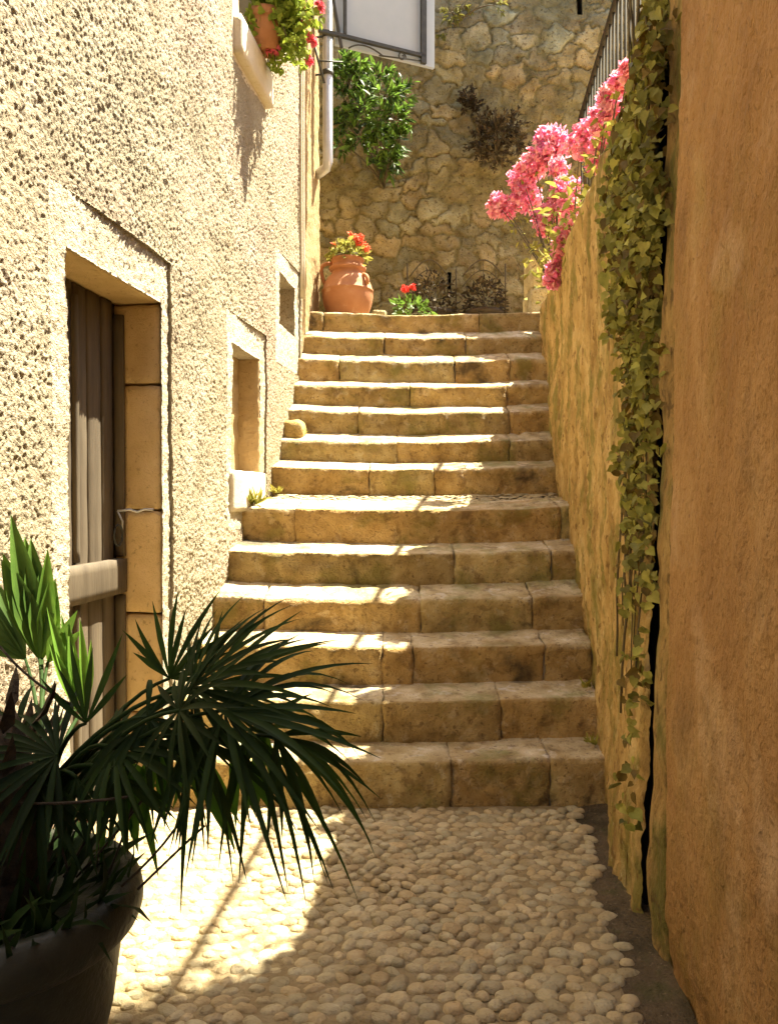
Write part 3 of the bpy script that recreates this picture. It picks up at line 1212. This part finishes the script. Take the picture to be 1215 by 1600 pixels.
mb.add(V, F)
mb.build('scroll', M['dark_metal'], pn)
mb = MB()
V, F = tube([at(490, 66, 6.3), at(497, 95, 6.35), at(507, 130, 6.4)], .010, 6)
mb.add(V, F)
V, F = tube([at(497, 95, 6.35), at(535, 97, 6.45)], .006, 6)
mb.add(V, F)
mb.build('brace', M['dark_metal'], pn)

# ============================================================ PLANTS ON THE BACK WALL
def wall_shrub(name, label, cat, blobs, nper, L, W, m, tint, root, stems=True, out=1.0):
    t = thing(name, label, cat, root)
    mb = MB()
    fo = MB()
    root = np.array(root, float)
    for (x, y, d, r_, n) in blobs:
        c = at(x, y, d)
        pts = bez(root, (root + c) / 2 + np.array((0, -.05, .08)), c, 7)
        V, F = tube(pts, np.linspace(.014, .005, 7), 5)
        mb.add(V, F)
        ns = max(3, n // 9)
        for k in range(ns):
            e = c + rv(r_) * np.array((1, .8, 1)) * random.uniform(.5, 1.05)
            V, F = tube([c, (c + e) / 2 + rv(.02), e], .003, 4)
            mb.add(V, F)
            for j in range(n // ns):
                q = c + (e - c) * random.uniform(.3, 1)
                d_ = unit(e - c) + rv(.8) + np.array((.0, -.25, .15))
                V, F = leaf(q, d_, rv() + np.array((0, -.5, .8)), L * random.uniform(.6, 1.25), W * random.uniform(.7, 1.2), .2, .2)
                fo.add(V, F, tv(*tint))
    mb.build('stems', M['stem'], t)
    fo.build('foliage', m, t)
    return t


wall_shrub('wall_shrub', 'bright green leafy shrub sprouting from the back wall in the sun', 'shrub',
           [(600, 150, 7.75, .20, 150), (615, 185, 7.7, .2, 170), (590, 195, 7.75, .2, 150), (570, 170, 7.9, .22, 140), (625, 215, 7.75, .16, 120), (600, 230, 7.8, .18, 120),
            (560, 215, 7.9, .2, 110), (545, 130, 7.95, .22, 130), (535, 100, 7.9, .2, 120), (555, 100, 7.95, .18, 90), (540, 160, 8.0, .2, 100), (610, 250, 7.9, .14, 60), (535, 225, 7.9, .10, 40),
            (590, 120, 8.1, .2, 120), (565, 140, 8.2, .24, 160), (625, 150, 8.2, .2, 130), (600, 260, 8.2, .2, 90), (540, 190, 8.25, .24, 140)],
           0, .105, .032, M['leaf'], (.25, 1.7), (-.05, BY - .02, 4.6))
wall_shrub('dry_shrub', 'large brown withered shrub on the back wall left of the pink flowers', 'shrub',
           [(775, 205, 8.3, .26, 420), (750, 220, 8.35, .22, 300), (800, 195, 8.35, .20, 260), (775, 240, 8.35, .22, 280), (755, 190, 8.35, .18, 200), (805, 225, 8.4, .18, 180)],
           0, .05, .022, M['dry'], (.5, 1.5), (1.15, BY - .02, 5.0))
wall_shrub('dry_tuft', 'small dark withered tuft on the back wall above the brown shrub', 'shrub',
           [(730, 152, 8.4, .13, 240), (722, 165, 8.45, .10, 110), (742, 165, 8.45, .10, 110)], 0, .045, .02, M['dry'], (.5, .9), (.84, BY - .02, 5.45))
wall_shrub('creeper', 'thin green creeper on the back wall above the white panel corner', 'creeper',
           [(705, 20, 8.4, .16, 60), (725, 5, 8.45, .16, 50), (695, 50, 8.45, .10, 24), (770, 8, 8.45, .16, 40)], 0, .06, .026, M['olive'], (.5, .9), (.7, BY - .02, 6.3))

# ============================================================ IRON TRELLIS AND POTTED SHRUBS AT THE FOOT OF THE BACK WALL
tr = thing('iron_trellis', 'low dark iron trellis with arched tops against the back wall', 'trellis', (1.0, 8.2, 2.72))
for (x, h0, h1) in ((636, 488, 412), (712, 488, 420), (789, 488, 412)):
    mb = MB()
    V, F = tube([at(x, h0, 8.2), at(x, h1, 8.2)], .009, 6)
    mb.add(V, F)
    mb.build('post', M['stem'], tr)
for (xa, xb) in ((640, 700), (722, 787)):
    mb = MB()
    for (dy, rr) in ((0, .007), (16, .005)):
        pts = [at(xa + (xb - xa) * t, 432 + dy - 26 * math.sin(PI * t), 8.2) for t in np.linspace(0, 1, 14)]
        V, F = tube(pts, rr, 6)
        mb.add(V, F)
    for t in np.linspace(.2, .8, 3):
        x = xa + (xb - xa) * t
        V, F = tube([at(x, 490, 8.2), at(x, 432 - 26 * math.sin(PI * t), 8.2)], .0035, 5)
        mb.add(V, F)
    mb.build('arch', M['stem'], tr)


def potted(x, lab, plab, r_):
    c = at(x, 470, 7.9)
    c[2] = 2.716
    p = thing('planter', plab, 'pot', c)
    mb = MB()
    V, F = lathe([(0, 0), (.12, 0), (.15, .12), (.175, .25), (.17, .37)], c, 28)
    mb.add(V, F)
    mb.build('body', M['planter'], p)
    mb = MB()
    V, F = lathe([(.17, .368), (.185, .37), (.187, .41), (.165, .41), (.15, .38), (0, .375)], c, 28)
    mb.add(V, F)
    mb.build('rim', M['planter'], p)
    c3 = c + np.array((0, 0, .40))
    bushy('potted_shrub', lab, 'shrub', c3, r_, 520, .06, .026, M['dry'], None, None, squash=1.25, green=(.5, 1.1))


potted(676, 'dark bushy shrub in a planter behind the red flower', 'dark planter behind the red flower at the back wall', .24)
potted(757, 'dark upright shrub in a planter left of the pale pillar', 'dark planter nearest the pale pillar at the back wall', .21)

# ============================================================ BOUGAINVILLEA
bg = thing('bougainvillea', 'pink bougainvillea tumbling over the top of the ochre wall', 'flower', rp(4.2, WT, -.1))
CL = [(778, 322, 6.9, .11, 110), (794, 335, 6.9, .055, 30), (820, 308, 6.9, .14, 160), (815, 278, 6.9, .125, 130), (835, 255, 6.8, .13, 130), (860, 235, 6.7, .155, 200), (868, 222, 6.7, .13, 140), (852, 215, 6.8, .095, 80),
      (872, 262, 6.5, .08, 70), (885, 300, 6.4, .135, 170), (870, 325, 6.5, .12, 140), (890, 320, 6.3, .10, 90), (852, 350, 6.6, .105, 110), (845, 335, 6.7, .08, 60), (880, 380, 4.75, .055, 55), (878, 366, 4.9, .045, 40), (890, 352, 4.7, .05, 40),
      (868, 422, 4.95, .058, 70), (863, 438, 5.0, .05, 50), (874, 402, 4.9, .04, 30), (908, 222, 5.4, .105, 110), (925, 210, 5.0, .105, 140), (940, 225, 4.8, .07, 80), (940, 190, 4.7, .09, 110), (955, 175, 4.4, .07, 70),
      (952, 150, 4.4, .066, 80), (970, 128, 4.1, .06, 70), (985, 112, 3.9, .048, 60), (920, 238, 5.0, .06, 60), (930, 262, 4.8, .05, 34)]
heads = []
bl = MB()
fo = MB()
stm = MB()
for (x, y, d, r_, n) in CL:
    c = at(x, y, d)
    ru = min(d, 6.2)
    root = rp(ru, WT + .04, -.12)
    pts = bez(root, (root + c) / 2 + np.array((-.02, 0, .13)), c, 8)
    V, F = tube(pts, np.linspace(.008, .003, 8), 5)
    stm.add(V, F)
    for k in range(int(n * 1.9)):
        kk = random.uniform(.85, 1.12)
        floret(bl, c + rv(r_) * random.uniform(.15, 1) ** .5, random.uniform(.024, .038), 3, (kk, kk * random.uniform(.7, 1.3), kk * random.uniform(.85, 1.1)))
    heads.append(bl)
    bl = MB()
    for q in pts[3:7]:
        for k in range(2):
            V, F = leaf(q + rv(.05), rv() + np.array((-.2, -.2, 0)), rv(), random.uniform(.04, .07), random.uniform(.02, .032))
            fo.add(V, F, tv(.8, 1.5, 1))
for k in range(200):                                   # leafy heart of the plant where it leans on the wall
    t = random.random()
    d = 3.9 + 1.8 * t
    c = rp(d, WT + .05 + random.gauss(0, .06), random.uniform(-.1, .14)) + rv(.07)
    V, F = leaf(c, rv() + np.array((-.4, -.3, -.2)), rv(), random.uniform(.05, .09), random.uniform(.022, .035))
    fo.add(V, F, tv(.9, 1.6, 1))
V, F = tube([rp(u, WT + .035 + .01 * math.sin(u * 5), -.12) for u in np.linspace(3.7, 6.3, 24)], .014, 6)
stm.add(V, F)
stm.build('stems', M['stem'], bg)
fo.build('foliage', M['olive'], bg)
for b_ in heads:
    b_.build('flower_cluster', M['pink'], bg)
mb = MB()
tw = thing('dry_twig', 'pale dry twig lying on top of the low stone pillar', 'twig', (1.2, 6.6, 3.27))
V, F = tube([at(832, 407, 6.55), at(842, 404, 6.55), at(855, 408, 6.5), at(866, 406, 6.45)], .006, 5)
mb.add(V, F)
V, F = tube([at(842, 404, 6.55), at(835, 395, 6.5)], .004, 5)
mb.add(V, F)
mb.build('stems', M['trim'], tw)

# ============================================================ IVY
iv = thing('ivy', 'thick green ivy hanging down the corner between the ochre wall and house', 'ivy', rp(2.7, 0, .02))


def ivy_ok(c):                                          # the ivy keeps clear of the railing and the flowers
    x, y = 607.5 + 1250 * c[0] / c[1], 775 - 1250 * (c[2] - EYE) / c[1]
    return x > np.interp(y, [-200, 0, 120, 220, 330, 450, 620, 1000], [985, 1000, 985, 955, 925, 940, 948, 965])


fo = MB()
stm = MB()
cnt = 0
while cnt < 4900:
    z = random.uniform(.3, 4.3)
    u = random.uniform(2.24, 3.75)
    if z > WT - .1:
        cen, sd, pr = 2.62, .45, 1.0
    elif z > 1.9:
        cen, sd, pr = 2.58, .30 + .20 * (z - 1.9), 1.0
    elif z > 1.4:
        cen, sd, pr = 2.54, .25, .85
    elif z > .95:
        cen, sd, pr = 2.50, .16, .5
    else:
        cen, sd, pr = 2.46, .10, .14
    g_ = math.exp(-((u - cen) / sd) ** 2) * (.55 + .45 * math.sin(z * 9 + u * 7) * math.sin(u * 11 - z * 4))
    if random.random() > g_ * pr:
        continue
    o = random.uniform(.008, .05)
    if z > WT - .15:
        o = random.uniform(-.12, .14)
    elif z > 1.9:
        o = random.uniform(.008, .085)
    c = rp(u, z, o)
    if not ivy_ok(c):
        continue
    s = random.uniform(.020, .042)
    d_ = np.array((0, 0, -1.0)) + rv(1.0)
    nn = RN + np.array((0, -.7, .35)) + rv(.9)
    V, F = heart(c, d_, nn, s, s * random.uniform(.85, 1.1), .3)
    t_ = tv(.45, 1.5, .8)
    if random.random() < .22:
        t_ = (.50, .34, .25)
    fo.add(V, F, t_)
    cnt += 1
# big fleshy leaves among them
for k in range(40):
    z = random.uniform(1.9, 3.6)
    u = random.gauss(2.62, .2)
    c = rp(min(max(u, 2.4), 3.4), z, random.uniform(.06, .13))
    if not ivy_ok(c):
        continue
    s = random.uniform(.05, .068)
    V, F = heart(c, np.array((0, 0, -1.0)) + rv(.5), RN + np.array((0, -.8, .3)) + rv(.4), s, s * .95, .22)
    fo.add(V, F, tv(.7, 1.3, .8))
for k in range(15):
    u0 = random.gauss(2.66, .13)
    z1 = random.uniform(2.0, 3.6)
    pts = [rp(max(2.47, u0 + .07 * math.sin(z * 3.7 + k * 2.1) + random.uniform(-.01, .01)), z, .012 + random.uniform(0, .012)) for z in np.linspace(random.uniform(.5, 2.0), z1, 20)]
    V, F = tube(pts, random.uniform(.002, .0045), 5)
    stm.add(V, F)
stm.build('stems', M['stem'], iv)
fo.build('leaves', M['ivy'], iv)
# mass of ivy up on the house corner
fo = MB()
for k in range(1100):
    c = np.array((random.uniform(.80, 1.05), random.uniform(2.2, 2.98), random.uniform(2.8, 4.6)))
    if not ivy_ok(c):
        continue
    s = random.uniform(.03, .06)
    V, F = heart(c, np.array((0, 0, -1.0)) + rv(.9), np.array((-1, -.8, .35)) + rv(.8), s, s, .18)
    fo.add(V, F, tv(.4, 1.5, .8))
fo.build('leaves', M['ivy'], iv)

# ============================================================ PALM IN ITS POT
pcx, pcy = -.86, 1.72
pp_ = thing('palm_pot', 'large dark round-rimmed plant pot at the bottom left', 'pot', (pcx, pcy, 0))
mb = MB()
V, F = lathe([(0, .0), (.20, 0), (.21, .02), (.248, .18), (.272, .36)], (pcx, pcy, 0), 56)
mb.add(V, F)
mb.build('body', M['dark_pot'], pp_)
mb = MB()
prof = [(.272, .355)] + [(.280 + .034 * math.cos(a), .415 + .055 * math.sin(a)) for a in np.linspace(-1.4, 2.6, 14)] + [(.22, .42), (0, .41)]
V, F = lathe(prof, (pcx, pcy, 0), 56)
mb.add(V, F)
mb.build('rim', M['dark_pot'], pp_)
palm = thing('fan_palm', 'spiky green fan palm spilling over the large dark pot', 'palm', (pcx, pcy, .42))
mb = MB()
pts = [(pcx + .02 * math.sin(z * 9), pcy, .40 + z) for z in np.linspace(0, .42, 9)]
V, F = tube(pts, [.10, .105, .095, .10, .09, .095, .085, .08, .05], 14)
V += (fbm(V, 40, 2, 3) * .012)[:, None]
mb.add(V, F)
for k in range(60):
    z = random.uniform(0, .4)
    a = random.uniform(0, 6.28)
    b = np.array((pcx + .09 * math.cos(a), pcy + .09 * math.sin(a), .42 + z))
    V, F = leaf(b, np.array((math.cos(a), math.sin(a), 1.2)), np.array((math.cos(a), math.sin(a), -.6)), .12, .03)
    mb.add(V, F)
mb.build('trunk', M['palm_dry'], palm)


def frond(hub, axis, nrm, Rl, nseg, spread, droop, wid=.030, tint=(1, 1, 1), root=None, jit=.16, flat=1.0, name='frond', m=None):
    """fan leaf: pleated blades from a hub, joined near it, with a stalk back to the trunk"""
    hub = np.array(hub, float)
    axis = unit(axis)
    side = unit(np.cross(axis, nrm))
    nn = np.cross(side, axis)
    mb = MB()
    for s in range(nseg):
        th = (s / (nseg - 1) - .5) * spread + random.gauss(0, jit * .5)
        L = Rl * (1 - .28 * abs(th / (spread / 2)) ** 1.6) * random.uniform(.7, 1.1)
        d = unit(axis * math.cos(th) + side * math.sin(th) + nn * random.gauss(0, .13) * flat)
        t_side = unit(np.cross(d, nn))
        dr = droop * random.uniform(.2, 1.8)
        n = 9
        V = []
        bend = random.gauss(0, .06) * flat
        for i in range(n):
            t = i / (n - 1)
            w_ = wid * (min(t / .45, 1) ** .8 * .92 + .08) * (1 - max(0, (t - .45) / .55) ** 1.5) + .0006
            c = hub + d * L * t + nn * (-.10 * flat * L * t * t) + np.array((0, 0, -1)) * dr * L * max(0, t - .25) ** 2
            c = c + t_side * bend * L * t * t
            V.append(c + t_side * w_ * .5 + nn * w_ * .28)
            V.append(c)
            V.append(c - t_side * w_ * .5 + nn * w_ * .28)
        F = []
        for i in range(n - 1):
            a = i * 3
            F.append((a, a + 1, a + 4, a + 3))
            F.append((a + 1, a + 2, a + 5, a + 4))
        k = random.uniform(.75, 1.25)
        mb.add(np.array(V), F, (tint[0] * k, tint[1] * k, tint[2] * k))
    f = mb.build(name, m or M['palm'], palm)
    if root is not None:
        sm = MB()
        root = np.array(root, float)
        V, F = tube(bez(root, (root + hub) / 2 + np.array((0, 0, .10)), hub, 9), np.linspace(.007, .004, 9), 6)
        sm.add(V, F)
        sm.build('stalk', M['palm'], f)
    return f


TR = np.array((pcx + .10, pcy + .02, .62))
# (x, y, depth of the hub, pointing at x, y, depth, blades, spread, droop, radius, tint)
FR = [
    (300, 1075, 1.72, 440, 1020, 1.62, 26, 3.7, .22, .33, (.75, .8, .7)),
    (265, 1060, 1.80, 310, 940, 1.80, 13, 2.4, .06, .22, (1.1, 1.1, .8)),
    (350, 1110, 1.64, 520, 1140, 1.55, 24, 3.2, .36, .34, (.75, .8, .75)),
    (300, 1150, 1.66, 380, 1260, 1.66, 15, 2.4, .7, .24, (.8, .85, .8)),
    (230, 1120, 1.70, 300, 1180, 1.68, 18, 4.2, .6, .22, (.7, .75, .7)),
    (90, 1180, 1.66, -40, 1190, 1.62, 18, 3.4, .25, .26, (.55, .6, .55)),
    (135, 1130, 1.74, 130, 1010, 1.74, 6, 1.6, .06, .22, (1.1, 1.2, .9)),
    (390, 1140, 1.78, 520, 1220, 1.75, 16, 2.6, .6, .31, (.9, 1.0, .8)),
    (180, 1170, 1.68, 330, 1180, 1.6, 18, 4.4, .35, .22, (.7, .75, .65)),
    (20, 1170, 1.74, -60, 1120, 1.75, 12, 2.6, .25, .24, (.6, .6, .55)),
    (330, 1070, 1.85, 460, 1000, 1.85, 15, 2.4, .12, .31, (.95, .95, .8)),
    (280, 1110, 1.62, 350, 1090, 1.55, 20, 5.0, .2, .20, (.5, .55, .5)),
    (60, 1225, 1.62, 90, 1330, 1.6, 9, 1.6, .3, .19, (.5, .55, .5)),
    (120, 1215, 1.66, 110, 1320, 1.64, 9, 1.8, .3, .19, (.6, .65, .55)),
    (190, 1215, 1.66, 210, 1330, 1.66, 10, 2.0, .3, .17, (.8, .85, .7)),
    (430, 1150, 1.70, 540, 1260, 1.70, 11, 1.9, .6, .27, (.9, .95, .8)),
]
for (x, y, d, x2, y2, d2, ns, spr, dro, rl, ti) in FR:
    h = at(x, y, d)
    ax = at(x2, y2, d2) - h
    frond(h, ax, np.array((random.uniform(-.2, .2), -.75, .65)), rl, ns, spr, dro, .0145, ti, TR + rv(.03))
# broad leaves at the left, tint brightened to look sunlit
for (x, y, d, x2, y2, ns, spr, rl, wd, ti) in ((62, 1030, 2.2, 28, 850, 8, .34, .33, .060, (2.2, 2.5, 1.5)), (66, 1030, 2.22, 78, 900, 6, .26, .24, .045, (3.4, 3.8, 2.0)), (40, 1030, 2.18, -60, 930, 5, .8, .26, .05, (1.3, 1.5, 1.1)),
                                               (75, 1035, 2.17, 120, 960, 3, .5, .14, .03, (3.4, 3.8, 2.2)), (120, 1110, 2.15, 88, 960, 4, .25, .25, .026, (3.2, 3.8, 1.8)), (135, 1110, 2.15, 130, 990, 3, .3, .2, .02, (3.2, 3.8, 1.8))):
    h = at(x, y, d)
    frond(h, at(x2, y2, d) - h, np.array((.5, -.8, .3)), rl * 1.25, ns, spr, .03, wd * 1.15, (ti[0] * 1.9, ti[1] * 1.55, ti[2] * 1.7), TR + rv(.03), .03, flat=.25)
for k in range(9):                                     # narrow blades under the dark fans, tint brightened to look backlit
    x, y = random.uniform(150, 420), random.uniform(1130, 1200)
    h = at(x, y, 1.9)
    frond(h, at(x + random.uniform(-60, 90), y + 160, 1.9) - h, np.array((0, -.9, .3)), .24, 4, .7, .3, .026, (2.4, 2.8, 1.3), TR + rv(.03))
# old leaves and fibres lying over the soil
mb = MB()
for k in range(170):
    a, r_ = random.uniform(0, 6.28), .26 * math.sqrt(random.random())
    b = np.array((pcx + r_ * math.cos(a), pcy + r_ * math.sin(a), .42))
    V, F = leaf(b, np.array((math.cos(a) * .9, math.sin(a) * .9, random.uniform(.2, 1.5))) + rv(.5), rv(), random.uniform(.08, .20), random.uniform(.012, .03), .3, .4)
    mb.add(V, F, tv(.4, 1.1))
mb.build('old_leaves', M['palm'], palm)
# a few bare stalks crossing
for (a, b) in (((0, 1010, 1.8), (110, 1100, 1.75)), ((20, 1255, 1.6), (200, 1245, 1.6)), ((190, 1385, 1.7), (290, 1270, 1.7)), ((215, 1390, 1.7), (320, 1290, 1.75)), ((60, 1340, 1.7), (180, 1240, 1.7)),
               ((100, 1370, 1.75), (170, 1230, 1.75)), ((150, 1360, 1.75), (150, 1230, 1.75)), ((120, 1370, 1.75), (230, 1240, 1.7)), ((90, 1290, 1.7), (110, 1370, 1.7)), ((170, 1365, 1.75), (210, 1250, 1.75))):
    A_, B_ = at(*a), at(*b)
    mb = MB()
    V, F = tube(bez(A_, (A_ + B_) / 2 + rv(.02), B_, 6), .003, 5)
    mb.add(V, F)
    mb.build('bare_stalk', M['palm_dry'], palm)

# ============================================================ WEEDS IN THE CRACKS
def weed(label, c, n, L, group='weeds in the cracks of the steps'):
    c = np.array(c, float)
    mb = MB()
    for k in range(n):
        d = rv()
        d[2] = abs(d[2]) + .5
        V, F = leaf(c + rv(.02) * np.array((1, 1, .2)), d, rv(), L * random.uniform(.5, 1.2), L * .22)
        mb.add(V, F, tv(.9, 1.6, 1))
    o = mb.build('weed', M['olive'], loc=c)
    tag(o, label, 'weed', group)


weed('yellow-green tuft at the foot of the low blind window', lp(4.68, 1.26, .03), 45, .11)
weed('small tuft in the left corner of the pebbled landing under the next riser', lp(5.12, 1.33, .05), 40, .06)
weed('green weed at the left end of the ninth step', (-.62, 5.57, 1.73), 40, .06)
weed('tiny weed against the ochre wall at the third step', rp(3.7, .42, .03), 22, .05)
weed('tiny pale weed against the ochre wall at the second step', rp(3.5, .22, .03), 20, .05)
# rubble lump at the ninth step, left
mb = MB()
V, F = rblock(-.735, -.58, 5.47, 5.62, 1.66, 1.83, .05, .014, 12, .02, 9)
mb.add(V, F, (1.1, 1.1, 1))
mb.build('broken_stone', M['step'], stair)
